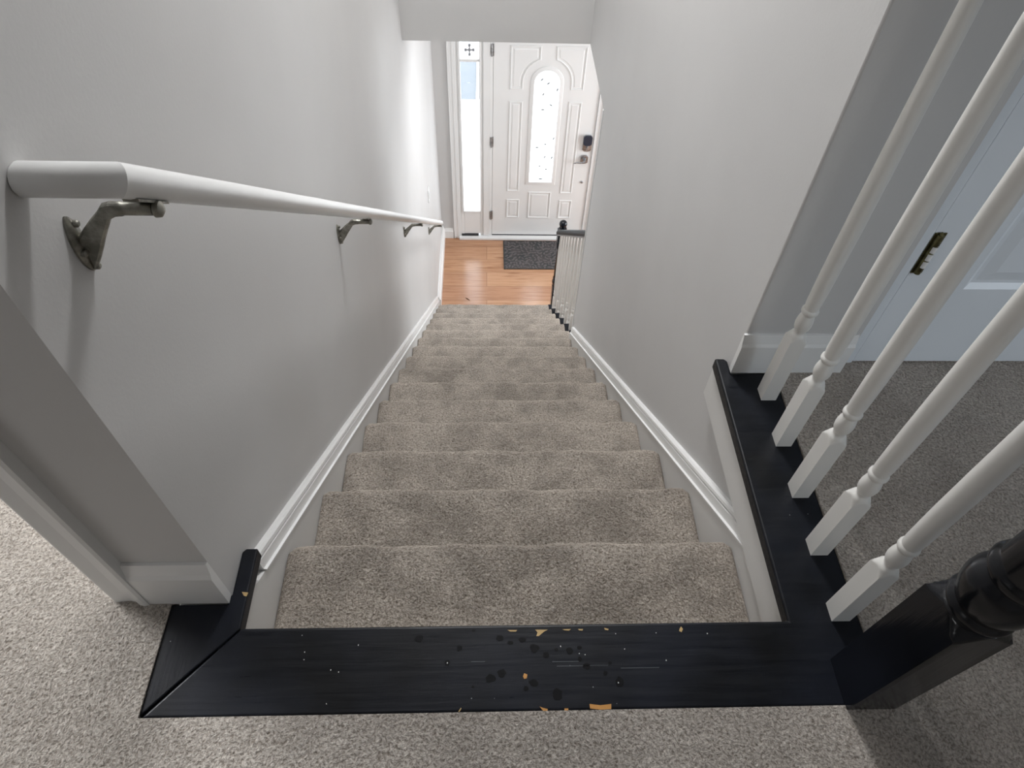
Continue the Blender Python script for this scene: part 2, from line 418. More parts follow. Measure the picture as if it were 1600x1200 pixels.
def bp(px, py, z=0.0):
    d = f_*1067.0 + r_*(px-800) - u_*(py-600); c = cam.matrix_world.translation; t = (z-c.z)/d.z; return c+d*t
DENTS = [(781, 997, 7, 6), (797, 1004, 6, 4), (816, 1000, 7, 5), (835, 1013, 9, 9), (853, 1024, 7, 6), (890, 1017, 7, 6), (718, 1013, 6, 5), (766, 1060, 10, 7), (784, 1052, 8, 7), (834, 1067, 9, 6), (822, 1076, 5, 4), (871, 1086, 10, 11), (916, 1041, 8, 6), (905, 1012, 5, 3), (699, 1036, 5, 5), (655, 998, 9, 6), (946, 1052, 4, 5), (968, 1066, 7, 10), (906, 1030, 4, 5), (953, 1036, 4, 3), (739, 1073, 3, 2), (869, 1015, 4, 3), (740, 985, 4, 2)]
for px, py, a, b in DENTS:
    p = bp(px, py); blob('dent', M_dent, p.x, p.y, a*.00085, b*.0009, jag=.2, h=.0004, n=11)
def chip(poly, m):
    bm = bmesh.new(); pts = [(bp(*q).x, bp(*q).y) for q in poly]; prism(bm, pts, (-.001, .0007), XY); obj('paint_chip', bm, m, FB)
chip([(921, 1100), (938, 1102), (955, 1100), (955, 1108), (938, 1109), (922, 1107)], M_chip)
chip([(819, 1052), (824, 1054), (823, 1060), (819, 1061), (817, 1057)], M_chip)
chip([(836, 984), (856, 984), (850, 987), (842, 994), (838, 994), (840, 988)], M_chip2)
chip([(793, 984.5), (808, 984.5), (806, 987), (797, 987)], M_chip2)
chip([(879, 983.5), (892, 983), (889, 985.5), (882, 985)], M_chip2)
chip([(903, 983), (911, 983), (910, 985.5), (905, 985)], M_chip2)
chip([(944, 981), (951, 983), (950, 985), (945, 984)], M_chip2)
chip([(1064, 979), (1067, 983), (1065, 988), (1061, 986), (1062, 982)], M_chip2)
chip([(843, 1104), (848, 1106), (856, 1108), (855, 1112), (849, 1111)], M_chip)
chip([(882, 1107), (888, 1107), (888, 1112), (882, 1112)], M_chip)
chip([(716, 1112), (720, 1106), (721, 1107), (718, 1112)], M_chip2)
p0 = bp(382, 926, 0); chip([(378, 925), (388, 926), (385, 932), (381, 931)], M_chip2)
WH = [(476, 1019), (475, 1031), (517, 1047), (529, 1050), (699, 1036), (876, 1010), (914, 1023), (905, 1021), (966, 1067), (1041, 1032), (976, 1014), (1025, 989), (962, 990), (560, 1008), (510, 1100), (1105, 990)]
for px, py in WH:
    p = bp(px, py); blob('paint_speck', M_plate, p.x, p.y, .0008, .0010, jag=.5, n=6)
# scratches along the grain
for x0, x1, y in ((863, 905, 1034), (915, 950, 1040), (870, 950, 1041), (970, 1030, 1044), (736, 758, 1034)):
    a, b = bp(x0, y), bp(x1, y); bm = bmesh.new(); bx(bm, a.x, b.x, a.y-.0004, a.y+.0004, -.001, .0004); obj('scratch', bm, M_scr, FB)

# ================================================================== BALUSTERS
def sq_round(bm, cx, cy, hw, prof):
    """prof: list of (half width, squareness 0..1, z); squareness 1 = square, 0 = round"""
    seg = 48; rings = []
    for r, s, z in prof:
        ring = []
        for i in range(seg):
            a = 2*PI*(i+.0)/seg+PI/4; c, d = math.cos(a), math.sin(a); q = 1/max(abs(c), abs(d)); rad = min(hw*q, r) if s > 1.5 else r*(1+(q-1)*s); ring.append(bm.verts.new((cx+rad*c, cy+rad*d, z)))
        rings.append(ring)
    for a, b in zip(rings, rings[1:]):
        for i in range(seg): bm.faces.new((a[i], a[(i+1) % seg], b[(i+1) % seg], b[i]))
    bm.faces.new(rings[0][::-1]); bm.faces.new(rings[-1])
def baluster_prof(h, hw, zb=.186):
    p = [(hw, 1, 0), (hw*1.42, 2, zb-.003)] + [(hw*r, 2, zb+dz) for dz, r in ((0, 1.36), (.002, 1.28), (.004, 1.20), (.0065, 1.12), (.009, 1.05), (.011, 1.0))] + [(hw*.93, 0, zb+.0135), (hw*.82, 0, zb+.016), (hw*.71, 0, zb+.018), (hw*.66, 0, zb+.020)]
    z = zb+.020
    for dz, r in ((.004, .68), (.008, .80), (.014, .93), (.022, 1.0), (.030, .99), (.038, .92), (.045, .82), (.049, .76), (.051, .80), (.053, .92), (.056, 1.0), (.060, 1.0), (.063, .92), (.065, .84), (.070, .84), (.08, .90), (.15, .97), (.25, .99), (.36, .96), (.50, .90), (.64, .82), (.74, .74)):
        if z+dz > h-.06: break
        p.append((hw*r, 0, z+dz))
    p += [(hw*.64, 0, h-.03), (hw*.62, 0, h)]
    return p
BY = [.507, .3845, .2615, .139, .0145]
bal_labels = ['white turned baluster closest to the grey hall wall, far end of the row', 'white turned baluster second from the grey hall wall, beside the door hinge',
              'white turned baluster in the middle of the row of five on the black board', 'white turned baluster second from the black newel post',
              'white turned baluster closest to the black newel post']
RX = .6135
proto = None
for i, y in enumerate(BY):
    if proto is None:
        bm = bmesh.new(); sq_round(bm, 0, 0, .0165, baluster_prof(.985, .0165)); o = obj('baluster', bm, M_bal, smooth=True, angle=32); proto = o
    else:
        o = proto.copy(); C.objects.link(o)
    o.location = (RX, y, 0.0)
    tag(o, bal_labels[i], 'baluster', 'white balusters on the black landing board')
# upper handrail
bm = bmesh.new()
prism(bm, [(-.030, 0), (.030, 0), (.031, .02), (.026, .036), (.012, .046), (-.012, .046), (-.026, .036), (-.031, .02)], (-.066, YW-.002), lambda a, b, t: (RX+a, t, .986+b))
o = obj('handrail', bm, M_blackY); tag(o, 'black handrail on top of the five white landing balusters', 'handrail')

def newel(name, label, cx, cy, zb, hw, hb, scale=1.0, total=1.12, block_top=True):
    t = thing(name, label, 'newel post', (cx, cy, zb))
    bm = bmesh.new()
    p = [(hw, 1, 0), (hw*1.42, 2, hb-.001)] + [(hw*r, 2, hb+dz) for dz, r in ((.002, 1.36), (.005, 1.28), (.009, 1.19), (.013, 1.11), (.017, 1.04), (.020, 1.0))] + [(hw*.93, 0, hb+.0215), (hw*.91, 0, hb+.0225)]
    z = hb+.022
    for dz, r in ((.003, .96), (.006, 1.04), (.010, 1.07), (.014, 1.04), (.017, .98), (.020, .95), (.026, 1.0), (.038, 1.10), (.052, 1.15), (.066, 1.13), (.078, 1.04), (.086, .93), (.089, .90), (.092, .95), (.097, 1.03), (.103, 1.05), (.109, 1.0), (.113, .92), (.118, .90), (.16, .92), (.22, .90), (.30, .82), (.40, .66)):
        p.append((hw*r, 0, z+dz))
    zt = total-.27
    p += [(hw*.6, 0, zt-.04), (hw*.85, 0, zt-.03), (hw*.85, 0, zt-.02), (hw*.7, 0, zt-.014), (hw*.95, .4, zt-.004), (hw, 1, zt), (hw, 1, zt+.15), (hw*.9, .6, zt+.16), (hw*.7, 0, zt+.168)]
    bm2 = bm; sq_round(bm2, cx, cy, hw, [(r, s, zb+q) for r, s, q in p]); obj('post', bm2, M_blackZ, t, smooth=True, angle=35)
    bm = bmesh.new(); z0 = zb+zt+.168; rb = hw*.86
    pr = [(hw*.7, z0), (hw*.8, z0+.006), (hw*.8, z0+.014), (hw*.5, z0+.020), (hw*.45, z0+.026)]
    for a in range(-60, 91, 10): pr.append((max(.001, rb*math.cos(math.radians(a))), z0+.026+rb*.87+rb*math.sin(math.radians(a))))
    lathe(bm, pr, cx, cy); obj('finial', bm, M_blackZ, t, smooth=True)
    return t
newel('newel_post', 'thick black turned newel post standing on the near corner of the black board', .6145, -.1070, 0, .0405, .3246)

# ================================================================== LEFT HANDRAIL
RXL, RY0, RZ0, RS = -.367, .154, .787, .791
rail = thing('wall_handrail', 'white painted round handrail sloping down along the left stair wall', 'handrail', (RXL, RY0, RZ0))
rr = .0172
yend = 4.00
def zr(y): return RZ0-RS*(y-RY0)
bm = bmesh.new()
pts = []
ns = 50
for i in range(ns+1):
    y = RY0+(yend-RY0)*i/ns; pts.append((RXL, y, zr(y)+random.uniform(-.0004, .0004)))
# start ring cut on the mitre with the return
d1 = Vector((0, 1, -RS)).normalized(); d0 = Vector((1, 0, 0)); mit = (d0+d1).normalized()
seg = 24; rings = []
sideA = d1.cross(Vector((0, 0, 1))).normalized(); upA = sideA.cross(d1).normalized()
def ring_along(p, d, plane_n=None):
    ring = []
    s = d.cross(Vector((0, 0, 1))).normalized(); u = s.cross(d).normalized()
    for k in range(seg):
        a = 2*PI*k/seg; v = Vector(p)+s*rr*math.cos(a)+u*rr*math.sin(a)
        if plane_n is not None: v = v-d*((v-Vector(p)).dot(plane_n)/d.dot(plane_n))
        ring.append(bm.verts.new(v))
    return ring
rings.append(ring_along(pts[0], d1, mit))
for p in pts[2:]: rings.append(ring_along(p, d1))
for a, b in zip(rings, rings[1:]):
    for k in range(seg): bm.faces.new((a[k], a[(k+1) % seg], b[(k+1) % seg], b[k]))
bm.faces.new(rings[0][::-1]); bm.faces.new(rings[-1])
obj('rail', bm, M_white, rail, smooth=True)
bm = bmesh.new()
ra = []
for p, pn in (((XL+.001, RY0, RZ0), None), ((XL+.004, RY0, RZ0), None), ((XL+.05, RY0, RZ0), None), (pts[0], mit)): ra.append(ring_along(p, d0, pn))
for v in ra[0]: v.co = Vector((XL+.001, RY0, RZ0))+(v.co-Vector((XL+.001, RY0, RZ0)))*.86
for a, b in zip(ra, ra[1:]):
    for k in range(seg): bm.faces.new((a[k], a[(k+1) % seg], b[(k+1) % seg], b[k]))
bm.faces.new(ra[0][::-1]); bm.faces.new(ra[-1])
obj('rail_return', bm, M_white, rail, smooth=True)
bm = bmesh.new(); tube(bm, [(RXL, yend-.004, zr(yend)), (XL+.001, yend-.004, zr(yend))], rr, 20); obj('rail_return', bm, M_white, rail, smooth=True)

def bracket(i, y, label):
    zc = zr(y)-.080
    t = thing('handrail_bracket', label, 'bracket', (XL, y, zc), 'metal brackets under the white wall handrail')
    # plate: pointed oval, thickening toward the middle
    bm = bmesh.new(); n = 28; rows = []
    for lvl, (th, sc) in enumerate(((.000, 1), (.0025, 1), (.005, .8), (.0065, .45))):
        row = []
        for k in range(n):
            a = 2*PI*k/n; rz = .037*math.sin(a); ry = .0135*math.cos(a)*(1-.30*abs(math.sin(a))**3)
            ry += .0*a
            row.append(bm.verts.new((XL+th, y+ry*sc, zc+rz*sc)))
        rows.append(row)
    for a, b in zip(rows, rows[1:]):
        for k in range(n): bm.faces.new((a[k], a[(k+1) % n], b[(k+1) % n], b[k]))
    bm.faces.new(rows[0][::-1]); bm.faces.new(rows[-1]); wp = obj('wall_plate', bm, M_nickel, t, smooth=True)
    # arm: a curved web in the plane y = const, wide at the plate, narrow at the top
    bm = bmesh.new()
    zt = zr(y)-rr/math.cos(math.atan(RS))-.010
    P = [(.004, zc+.010), (.012, zc+.019), (.024, zc+.031), (.038, zc+.044), (.046, zt+.005), (.054, zt+.0075), (.068, zt+.0072),
         (.068, zt-.0072), (.058, zt-.008), (.050, zt-.012), (.041, zc+.022), (.032, zc+.008), (.024, zc-.006), (.016, zc-.019), (.010, zc-.028), (.004, zc-.034)]
    prism(bm, [(XL+a, b) for a, b in P], (y-.0052, y+.0052), XZ)
    obj('arm', bm, M_nickel, t, bevel=.0028)
    bm = bmesh.new()
    tube(bm, [(XL+.062, y, zt), (XL+.066, y, zt), (XL+.067, y, zt), (XL+.098, y, zt), (XL+.099, y, zt)], [.0078, .0078, .0070, .0070, .0055], 18)
    tube(bm, [(XL+.099, y, zt), (XL+.1005, y, zt), (XL+.106, y, zt), (XL+.109, y, zt)], [.0070, .0090, .0085, .004], 18)
    obj('saddle', bm, M_nickel, t, smooth=True)
    bm = bmesh.new()
    c = zr(y); q = rr/math.cos(math.atan(RS))
    for a, b in ((-.026, .026),):
        pts_ = [(y+a, zr(y+a)-q-.0022), (y+b, zr(y+b)-q-.0022), (y+b, zr(y+b)-q+.001), (y+a, zr(y+a)-q+.001)]
        prism(bm, pts_, (RXL-.008, RXL+.008), YZ)
    obj('strap', bm, M_nickel, t)
    for dy, dz in ((-.008, -.006), (.004, .025), (0, -.031)):
        bm = bmesh.new(); tube(bm, [(XL+.002, y+dy, zc+dz), (XL+.0085, y+dy, zc+dz), (XL+.010, y+dy, zc+dz)], [.0042, .0042, .0025], 12)
        obj('screw', bm, M_nickel, wp, smooth=True)
bracket(0, .184, 'tarnished metal handrail bracket closest to the viewer, by the rail return')
bracket(1, 1.25, 'grey metal handrail bracket halfway along the rail, second from the top')
bracket(2, 2.595, 'grey metal handrail bracket third from the top of the stairs')
bracket(3, 3.90, 'small grey metal handrail bracket at the lower end of the rail')

# ================================================================== LOWER BALUSTRADE
LX = .607
newel('newel_post', 'distant slim black newel post with ball top at the foot of the stairs', .630, 4.150, ZF, .039, .34, total=1.105)
i = 0
for k in range(11, 17):
    for fr in ((.25, .75)):
        y = (k-1)*G+fr*G
        if y < YE+.05 or y > 4.06: continue
        i += 1
        zt = -k*R-.004
        hh = (-S*y+.80)-zt
        bm = bmesh.new(); hw = .016
        prof = baluster_prof(hh, hw, .15)
        # keep the turnings inside the shorter height, top cut on the rake
        sq_round(bm, LX, y, hw, [(a, s, zt+z) for a, s, z in prof])
        o = obj('stair_baluster', bm, M_bal, smooth=True, angle=32)
        tag(o, ['white stair baluster under the lower black rail, %s' % q for q in ('nearest the grey wall end', 'second from the grey wall end', 'third from the grey wall end', 'fourth from the grey wall end', 'fifth from the grey wall end', 'middle of the row', 'fifth from the black newel', 'fourth from the black newel', 'third from the black newel', 'second from the black newel', 'nearest the black newel')][min(i-1, 10)], 'baluster', 'white balusters of the lower stair balustrade')
bm = bmesh.new()
prism(bm, [(-.030, 0), (.030, 0), (.032, .022), (.026, .040), (.012, .050), (-.012, .050), (-.026, .040), (-.032, .022)], (YE+.015, 4.114), lambda a, b, t: (LX+a, t, -S*t+.802+b+.0))
o = obj('stair_handrail', bm, M_blackM); tag(o, 'short black sloping handrail from the lower newel post to the grey wall', 'handrail')
# grey fillet strip below that rail
bm = bmesh.new(); prism(bm, [(-.022, 0), (.022, 0), (.022, .012), (-.022, .012)], (YE+.016, 4.113), lambda a, b, t: (LX+a, t, -S*t+.789+b)); ch = obj('fillet', bm, M_hinge, o)

# ================================================================== HALL DOOR (right)
hd = bpy.data.objects.new('door_2', None); C.objects.link(hd); hd.location = (1.27, .62, 0); hd['kind'] = 'structure'
def sub(name, bm, m, parent, **kw): return obj(name, bm, m, parent, **kw)
YH2 = .600
bm = bmesh.new()
# door slab with sunken panels: stiles and rails + recessed field
xs0, xs1 = .839, 1.70
panels = [(.975, 1.225, .235, .82), (1.315, 1.565, .235, .82), (.975, 1.225, 1.0, 1.58), (1.315, 1.565, 1.0, 1.58), (.975, 1.225, 1.68, 1.92), (1.315, 1.565, 1.68, 1.92)]
bx(bm, xs0, .975, YH2, YH2+.035, .008, 2.03); bx(bm, 1.565, xs1-.003, YH2, YH2+.035, .008, 2.03); bx(bm, 1.225, 1.315, YH2, YH2+.035, .008, 2.03)
for a, b in ((.975, 1.225), (1.315, 1.565)):
    for z0, z1 in ((.008, .235), (.82, 1.0), (1.58, 1.68), (1.92, 2.03)): bx(bm, a, b, YH2, YH2+.035, z0, z1)
sub('slab', bm, M_bdoor, hd)
for a, b, z0, z1 in panels:
    bm = bmesh.new(); e = [(0, .0), (.012, .008), (.020, .008), (.045, .002)]
    rows = []
    for ins, dp in e:
        rows.append([bm.verts.new(v) for v in ((a+ins, YH2+dp, z0+ins), (b-ins, YH2+dp, z0+ins), (b-ins, YH2+dp, z1-ins), (a+ins, YH2+dp, z1-ins))])
    for p, q in zip(rows, rows[1:]):
        for k in range(4): bm.faces.new((p[k], p[(k+1) % 4], q[(k+1) % 4], q[k]))
    bm.faces.new(rows[-1]); sub('panel', bm, M_bdoor, hd)
bm = bmesh.new(); bx(bm, .802, .8365, YH2-.004, YH2+.09, .004, 2.06); bx(bm, 1.70, 1.735, YH2-.004, YH2+.09, .004, 2.06); bx(bm, .8365, 1.70, YH2-.004, YH2+.09, 2.033, 2.06)
sub('door_frame', bm, M_bdoor, hd, bevel=.003)
bm = bmesh.new()
tube(bm, [(.851, YH2-.004, .283), (.851, YH2-.004, .379)], .0068, 14); tube(bm, [(.851, YH2-.004, .379), (.851, YH2-.004, .384)], [.004, .002], 12)
hg = sub('hinge', bm, M_brass, hd, smooth=True)
bm = bmesh.new(); bx(bm, .853, .863, YH2-.0022, YH2+.001, .281, .381); bx(bm, .840, .8495, YH2-.0022, YH2+.001, .281, .381); obj('leaf', bm, M_brass, hg)
for z0, z1 in ((.301, .316), (.320, .335), (.339, .353)):
    bm = bmesh.new(); tube(bm, [(.852, YH2-.0065, z0), (.852, YH2-.0065, z1)], .0062, 12); obj('knuckle', bm, M_white, hg, smooth=True)

# ================================================================== FRONT DOOR
fd = bpy.data.objects.new('door_1', None); C.objects.link(fd); fd.location = (.52, YD, ZF); fd['kind'] = 'structure'
fy = YD+.012            # inner face of the slab
GX, GZ0, GZC, GR = .518, -2.748, -1.755, .112     # glass: centre x, bottom, arch centre z, half width
def arch(inset, zb, n=20):
    r = GR+inset; p = [(GX-r, zb-inset), (GX+r, zb-inset)]
    for i in range(n+1):
        a = PI*i/n; p.append((GX+r*math.cos(a), GZC+r*math.sin(a)))
    return p
# slab with an arched hole: build as strips
zb0, zt0 = ZF+.03, DZ1
bm = bmesh.new()
inner = arch(0, GZ0)
# outer outline points matched by angle: triangulate with grid fill
def face_with_hole(bm, outer, inner, y):
    vo = [bm.verts.new((a, y, b)) for a, b in outer]; vi = [bm.verts.new((a, y, b)) for a, b in inner]
    eds = []
    for L in (vo, vi):
        for i in range(len(L)): eds.append(bm.edges.new((L[i], L[(i+1) % len(L)])))
    bmesh.ops.triangle_fill(bm, use_beauty=True, use_dissolve=False, edges=eds)
    return vo, vi
outer = [(DX0, zb0), (DX1, zb0), (DX1, zt0), (DX0, zt0)]
vo, vi = face_with_hole(bm, outer, inner, fy); vo2, vi2 = face_with_hole(bm, outer, inner, fy+.042)
for A, B in ((vo, vo2), (vi, vi2)):
    for i in range(len(A)): j = (i+1) % len(A); bm.faces.new((A[i], A[j], B[j], B[i]))
sub('slab', bm, M_white, fd)
# glass moulding ring
bm = bmesh.new(); pa = [(.034, 0), (.030, .006), (.018, .009), (.006, .012), (0, .012), (-.004, .004), (-.004, -.02)]
rows = []
for ins, h in pa: rows.append([bm.verts.new((a, fy-h, b)) for a, b in arch(ins, GZ0)])
for p, q in zip(rows, rows[1:]):
    n = len(p)
    for i in range(n): bm.faces.new((p[i], p[(i+1) % n], q[(i+1) % n], q[i]))
sub('glass_moulding', bm, M_white, fd, smooth=True)
bm = bmesh.new(); prism(bm, arch(.002, GZ0), (fy+.018, fy+.022), XZ); gl = sub('glass_pane', bm, M_frost, fd)
# little dark bits in the patterned glass
bits = [(847, 125, 40), (857, 131, 30), (871, 141, 80), (849, 148, 70), (861, 165, -30), (848, 172, 0), (852, 226, 20), (851, 246, 60), (862, 247, 80), (843, 260, 30), (853, 265, 25), (844, 280, 5), (839, 231, 10), (865, 217, 80), (845, 280, 0)]
for px, py, an in bits:
    d = f_*1067.0 + r_*(px-800) - u_*(py-600); c0 = cam.matrix_world.translation; t = (fy+.012-c0.y)/d.y; P = c0+d*t
    bm = bmesh.new(); n = 10; a0 = math.radians(an); pts_ = []
    for k in range(n):
        a = 2*PI*k/n; ex, ez = .016*math.cos(a), .0065*math.sin(a); pts_.append((P.x+ex*math.cos(a0)-ez*math.sin(a0), P.z+ex*math.sin(a0)+ez*math.cos(a0)))
    prism(bm, pts_, (fy+.0165, fy+.0178), XZ); obj('leaf_fleck', bm, M_fleck, gl)
# raised panel outlines
def panel_ring(poly):
    cx = sum(p[0] for p in poly)/len(poly); cz = sum(p[1] for p in poly)/len(poly)
    bm = bmesh.new(); n = len(poly)
    def offset(d):
        out = []
        for i in range(n):
            p0, p1, p2 = Vector(poly[i-1]), Vector(poly[i]), Vector(poly[(i+1) % n])
            e1 = (p1-p0).normalized(); e2 = (p2-p1).normalized(); n1 = Vector((-e1.y, e1.x)); n2 = Vector((-e2.y, e2.x))
            b = (n1+n2); b = b/max(.3, b.length_squared)*2
            out.append(p1+b*d)
        return out
    area2 = sum(poly[i][0]*poly[(i+1) % n][1]-poly[(i+1) % n][0]*poly[i][1] for i in range(n)); sg = 1 if area2 > 0 else -1
    rows = []
    for d, h in ((0, -.001), (.003, .006), (.010, .007), (.016, -.003), (.022, -.003), (.034, .004)):
        rows.append([bm.verts.new((q.x, fy-h, q.y)) for q in offset(d*sg)])
    for p, q in zip(rows, rows[1:]):
        for i in range(n): bm.faces.new((p[i], p[(i+1) % n], q[(i+1) % n], q[i]))
    bm.faces.new(rows[-1]); sub('panel', bm, M_white, fd)
def rect(a, b, z0, z1): return [(a, z0), (b, z0), (b, z1), (a, z1)]
for q in (rect(.195, .325, -3.175, -2.955), rect(.41, .635, -3.18, -2.865), rect(.72, .85, -3.18, -2.96), rect(.195, .315, -2.86, -1.925), rect(.72, .84, -2.88, -1.925)): panel_ring(q)
def arcp(a0, a1, r=.205, n=8): return [(GX+r*math.cos(math.radians(a0+(a1-a0)*i/n)), GZC+r*math.sin(math.radians(a0+(a1-a0)*i/n))) for i in range(n+1)]
panel_ring([(.195, -1.82), (.313, -1.82)] + arcp(180, 108) + [(.455, -1.44), (.195, -1.44)])
panel_ring([(.84, -1.82), (.84, -1.44), (.575, -1.44)] + arcp(72, 0) + [(.723, -1.82)])
# frame, mullion and threshold
bm = bmesh.new()
bx(bm, -.035, .0255, YD-.004, YD+.09, ZF+.03, DZ1+.05)       # mullion between sidelight and door
bx(bm, .0258, .0500, YD+.008, YD+.09, ZF+.03, DZ1+.02)         # hinge jamb
bx(bm, DX1+.003, FX1, YD-.002, YD+.09, ZF, DZ1+.05)
bx(bm, FX0, FX1, YD-.002, YD+.09, DZ1+.004, DZ1+.05)
bx(bm, FX0, -.262, YD-.004, YD+.09, ZF+.03, DZ1+.05)
sub('door_frame', bm, M_white, fd, bevel=.002)
bm = bmesh.new(); bx(bm, FX0, FX1, YD-.045, YD+.09, ZF, ZF+.026); sub('threshold', bm, M_plate, fd, bevel=.004)
bm = bmesh.new(); bx(bm, .0258, .070, fy+.043, YD+.09, ZF+.03, DZ1+.02); sub('door_stop', bm, M_white, fd)
bm = bmesh.new(); bx(bm, DX0, DX1, fy-.004, fy+.03, ZF+.0262, ZF+.036); sub('door_sweep', bm, M_dark, fd)
bm = bmesh.new()
for x0, x1, t in ((-.338, -.326, .018), (-.326, -.300, .012), (-.300, -.285, .015)): bx(bm, x0, x1, YD-t, YD, ZF, DZ1+.12)
bx(bm, -.285, 1.1, YD-.014, YD, DZ1+.05, DZ1+.12); bx(bm, FX1, 1.1, YD-.014, YD, ZF, DZ1+.05)
sub('casing', bm, M_white, fd, bevel=.002)
for z in (-1.478, -2.321, -3.141):
    bm = bmesh.new(); tube(bm, [(.040, YD-.006, z-.05), (.040, YD-.006, z+.05)], .0065, 12); bx(bm, .041, .058, YD-.001, YD+.011, z-.048, z+.048)
    sub('hinge', bm, M_hinge, fd, smooth=True)
# deadbolt keypad, lever and lower button
kx, kz = .930, -2.315
kp = bpy.data.objects.new('deadbolt_keypad', None); C.objects.link(kp); kp.parent = fd; kp.matrix_parent_inverse = Matrix.Translation(fd.location).inverted(); kp.location = (kx, fy, kz)
def oct_plate(cx, cz, w2, h2, y0, y1, ch):
    return [(cx-w2, cz-h2+ch), (cx-w2+ch, cz-h2), (cx+w2-ch, cz-h2), (cx+w2, cz-h2+ch), (cx+w2, cz+h2-ch), (cx+w2-ch, cz+h2), (cx-w2+ch, cz+h2), (cx-w2, cz+h2-ch)]
def addp(name, pts, y0, y1, m, par):
    bm = bmesh.new(); prism(bm, pts, (y0, y1), XZ); o = obj(name, bm, m, None, bevel=.003); o.parent = par
    base = par.matrix_world.translation if False else Vector((0, 0, 0))
    o.matrix_parent_inverse = Matrix.Translation(Vector(par.location)).inverted(); return o
addp('body', oct_plate(kx, kz-.005, .042, .082, 0, 0, .018), fy-.020, fy, M_satin, kp)
addp('cover', oct_plate(kx, kz+.030, .040, .050, 0, 0, .016), fy-.034, fy-.0205, M_keypad, kp)
addp('thumb_turn', oct_plate(kx, kz-.052, .008, .024, 0, 0, .004), fy-.042, fy-.0205, M_satin, kp)
lv = bpy.data.objects.new('lever_handle', None); C.objects.link(lv); lv.parent = fd; lv.matrix_parent_inverse = Matrix.Translation(fd.location).inverted(); lv.location = (kx-.01, fy, -2.49)
addp('rosette', oct_plate(kx-.01, -2.49, .036, .044, 0, 0, .016), fy-.014, fy, M_satin, lv)
bm = bmesh.new()
tube(bm, [(kx-.01, fy-.013, -2.49), (kx-.01, fy-.055, -2.49)], [.016, .012], 16)
tube(bm, [(kx-.005, fy-.055, -2.492), (kx-.03, fy-.056, -2.497), (kx-.06, fy-.056, -2.500), (kx-.085, fy-.056, -2.496), (kx-.105, fy-.056, -2.503), (kx-.113, fy-.056, -2.508)], [.012, .009, .008, .0075, .0065, .004], 14)
o = obj('lever', bm, M_satin, None, smooth=True); o.parent = lv; o.matrix_parent_inverse = Matrix.Translation(Vector(lv.location)).inverted()
bm = bmesh.new()
tube(bm, [(.925, fy, -2.745), (.925, fy-.008, -2.745), (.925, fy-.012, -2.745)], [.013, .013, .008], 16); sub('bolt_knob', bm, M_satin, fd, smooth=True)

# ---- sidelight
sl = bpy.data.objects.new('window_frame_1', None); C.objects.link(sl); sl.location = (-.148, YD, ZF); sl['kind'] = 'structure'
def rrect(x0, x1, z0, z1, r, n=5):
    out = []
    for cx, cz, a0 in ((x1-r, z1-r, 0), (x0+r, z1-r, 90), (x0+r, z0+r, 180), (x1-r, z0+r, 270)):
        for i in range(n+1):
            a = math.radians(a0+90*i/n); out.append((cx+r*math.cos(a), cz+r*math.sin(a)))
    return out
SX0, SX1 = -.262, -.035
gx0, gx1 = -.229, -.066
bm = bmesh.new()
bx(bm, SX0, gx0, YD+.006, YD+.05, ZF+.03, DZ1); bx(bm, gx1, SX1, YD+.006, YD+.05, ZF+.03, DZ1)
bx(bm, gx0, gx1, YD+.006, YD+.05, ZF+.048, -3.094); bx(bm, gx0, gx1, YD+.006, YD+.05, -1.585, -1.562); bx(bm, gx0, gx1, YD+.006, YD+.05, -1.30+.0, DZ1) if DZ1 > -1.30 else None
obj('sash', bm, M_white, sl, bevel=.004)
bm = bmesh.new()
for a, b, c, d in ((gx0-.016, gx0, -3.110, -1.385), (gx1, gx1+.016, -3.110, -1.385)): bx(bm, a, b, YD-.004, YD+.006, c, d)
bx(bm, gx0, gx1, YD-.004, YD+.006, -3.110, -3.094)
obj('bead', bm, M_white, sl, bevel=.002)
bm = bmesh.new(); bx(bm, -.258, -.085, YD-.006, YD+.012, ZF+.0265, ZF+.047); obj('bottom_strip', bm, M_dark, sl)
bm = bmesh.new(); bx(bm, gx0, gx1, YD+.036, YD+.040, -3.094, -1.585); obj('glass_pane', bm, M_glass, sl)
bm = bmesh.new(); bx(bm, gx0, gx1, YD+.036, YD+.040, -1.562, DZ1); obj('frosted_pane', bm, M_frost, sl)
# pewter cross hanging in front of the upper pane
cx_, cz_ = -.147, -1.489
bm = bmesh.new()
bx(bm, cx_-.030, cx_+.030, YD+.016, YD+.022, cz_-.0055, cz_+.0055); bx(bm, cx_-.0055, cx_+.0055, YD+.016, YD+.022, cz_-.036, cz_+.036)
def disc(bm, x, z, r, y0, y1, n=14): prism(bm, [(x+r*math.cos(2*PI*i/n), z+r*math.sin(2*PI*i/n)) for i in range(n)], (y0, y1), XZ)
for dx, dz in ((-.032, 0), (.032, 0), (0, -.038), (0, .038)): disc(bm, cx_+dx, cz_+dz, .0125, YD+.015, YD+.023)
disc(bm, cx_, cz_, .014, YD+.015, YD+.023)
bx(bm, cx_-.001, cx_+.001, YD+.018, YD+.020, cz_+.036, DZ1-.001)
o = obj('cross_ornament', bm, M_cross); tag(o, 'small dark cross with round tips hanging in the top pane of the sidelight', 'ornament')

# ---- outside: porch slab and drive
box_obj('floor_porch', M_porch, -3, 4, YD+.14, YD+2.9, ZF-.14, ZF-.06, st=True)
box_obj('ground', M_asph, -12, 12, YD+2.9, YD+30, ZF-.25, ZF-.15, st=True)
for x in (.05, .22):
    o = box_obj('kerb_strip', M_porch, x-.19+.0, x-.155, YD+2.9, YD+14, ZF-.15, ZF-.13); o['kind'] = 'structure'

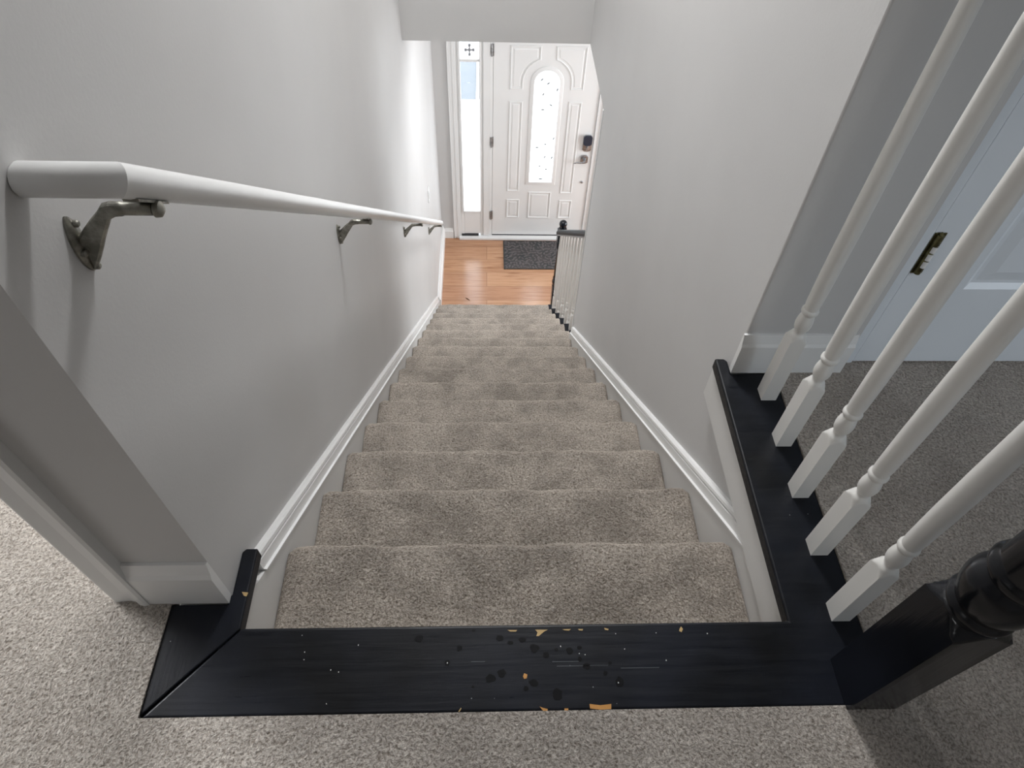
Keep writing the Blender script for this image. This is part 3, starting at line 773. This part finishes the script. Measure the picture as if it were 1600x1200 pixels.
# ---- switch plate and its rocker on the left wall
sw = thing('light_switch', 'white light switch plate on the left wall above the lower stairs', 'light switch', (XL, 4.10, -2.06))
bm = bmesh.new(); bx(bm, XL, XL+.006, 4.065, 4.135, -2.117, -2.003); pl_ = obj('plate', bm, M_plate, sw, bevel=.002)
bm = bmesh.new(); bx(bm, XL+.006, XL+.010, 4.085, 4.115, -2.09, -2.03); obj('rocker', bm, M_plate, pl_, bevel=.001)

# ---- doormat with leaf relief
dm = thing('doormat', 'charcoal rubber doormat with a leaf relief lying before the front door', 'doormat', (.55, 5.0, ZF))
mx0, mx1, my0, my1 = .170, .945, 4.778, 5.215
bm = bmesh.new(); bx(bm, mx0, mx1, my0, my1, ZF, ZF+.006); mb_ = obj('base', bm, M_mat, dm, bevel=.002)
bm = bmesh.new()
for _ in range(1):
    cx0, cy0 = (mx0+mx1)/2-.02, (my0+my1)/2; nleaf = 0; pl = []
    tries = 0
    while tries < 6000 and nleaf < 330:
        tries += 1
        x = random.uniform(mx0+.018, mx1-.018); y = random.uniform(my0+.016, my1-.016)
        if any((x-a)**2*1.3+(y-b)**2 < .031**2 for a, b in pl): continue
        pl.append((x, y)); nleaf += 1
        ang = math.atan2(y-cy0, x-cx0)+random.choice((-.9, -.5, .2, .6, 1.0))+random.uniform(-.3, .3); L = random.uniform(.017, .026); W = L*random.uniform(.38, .5)
        top = ZF+.0085; n = 8; ring = []; rng2 = []
        for i in range(n):
            a = 2*PI*i/n; sx, sy = L*math.cos(a), W*math.sin(a)*(1-.35*math.cos(a)); ca, sa = math.cos(ang), math.sin(ang)
            ring.append(bm.verts.new((x+sx*ca-sy*sa, y+sx*sa+sy*ca, ZF+.0058))); rng2.append(bm.verts.new((x+(sx*ca-sy*sa)*.75, y+(sx*sa+sy*ca)*.75, top)))
        for i in range(n): bm.faces.new((ring[i], ring[(i+1) % n], rng2[(i+1) % n], rng2[i]))
        bm.faces.new(rng2)
obj('leaf_relief', bm, M_leaf, mb_)
bm = bmesh.new()
for a, b, c, d in ((mx0+.001, mx1-.001, my0+.001, my0+.009), (mx0+.001, mx1-.001, my1-.009, my1-.001), (mx0+.001, mx0+.009, my0+.009, my1-.009), (mx1-.009, mx1-.001, my0+.009, my1-.009)): bx(bm, a, b, c, d, ZF+.0055, ZF+.0085)
obj('rim', bm, M_mat, dm)

# ---- a bit of twig on the wood floor
bm = bmesh.new(); tube(bm, [(-.203, 4.362, ZF+.004), (-.186, 4.348, ZF+.005), (-.165, 4.330, ZF+.004)], [.003, .004, .0025], 8)
o = obj('twig', bm, M_stick, smooth=True); tag(o, 'small dark twig lying on the wood floor below the last step', 'twig')
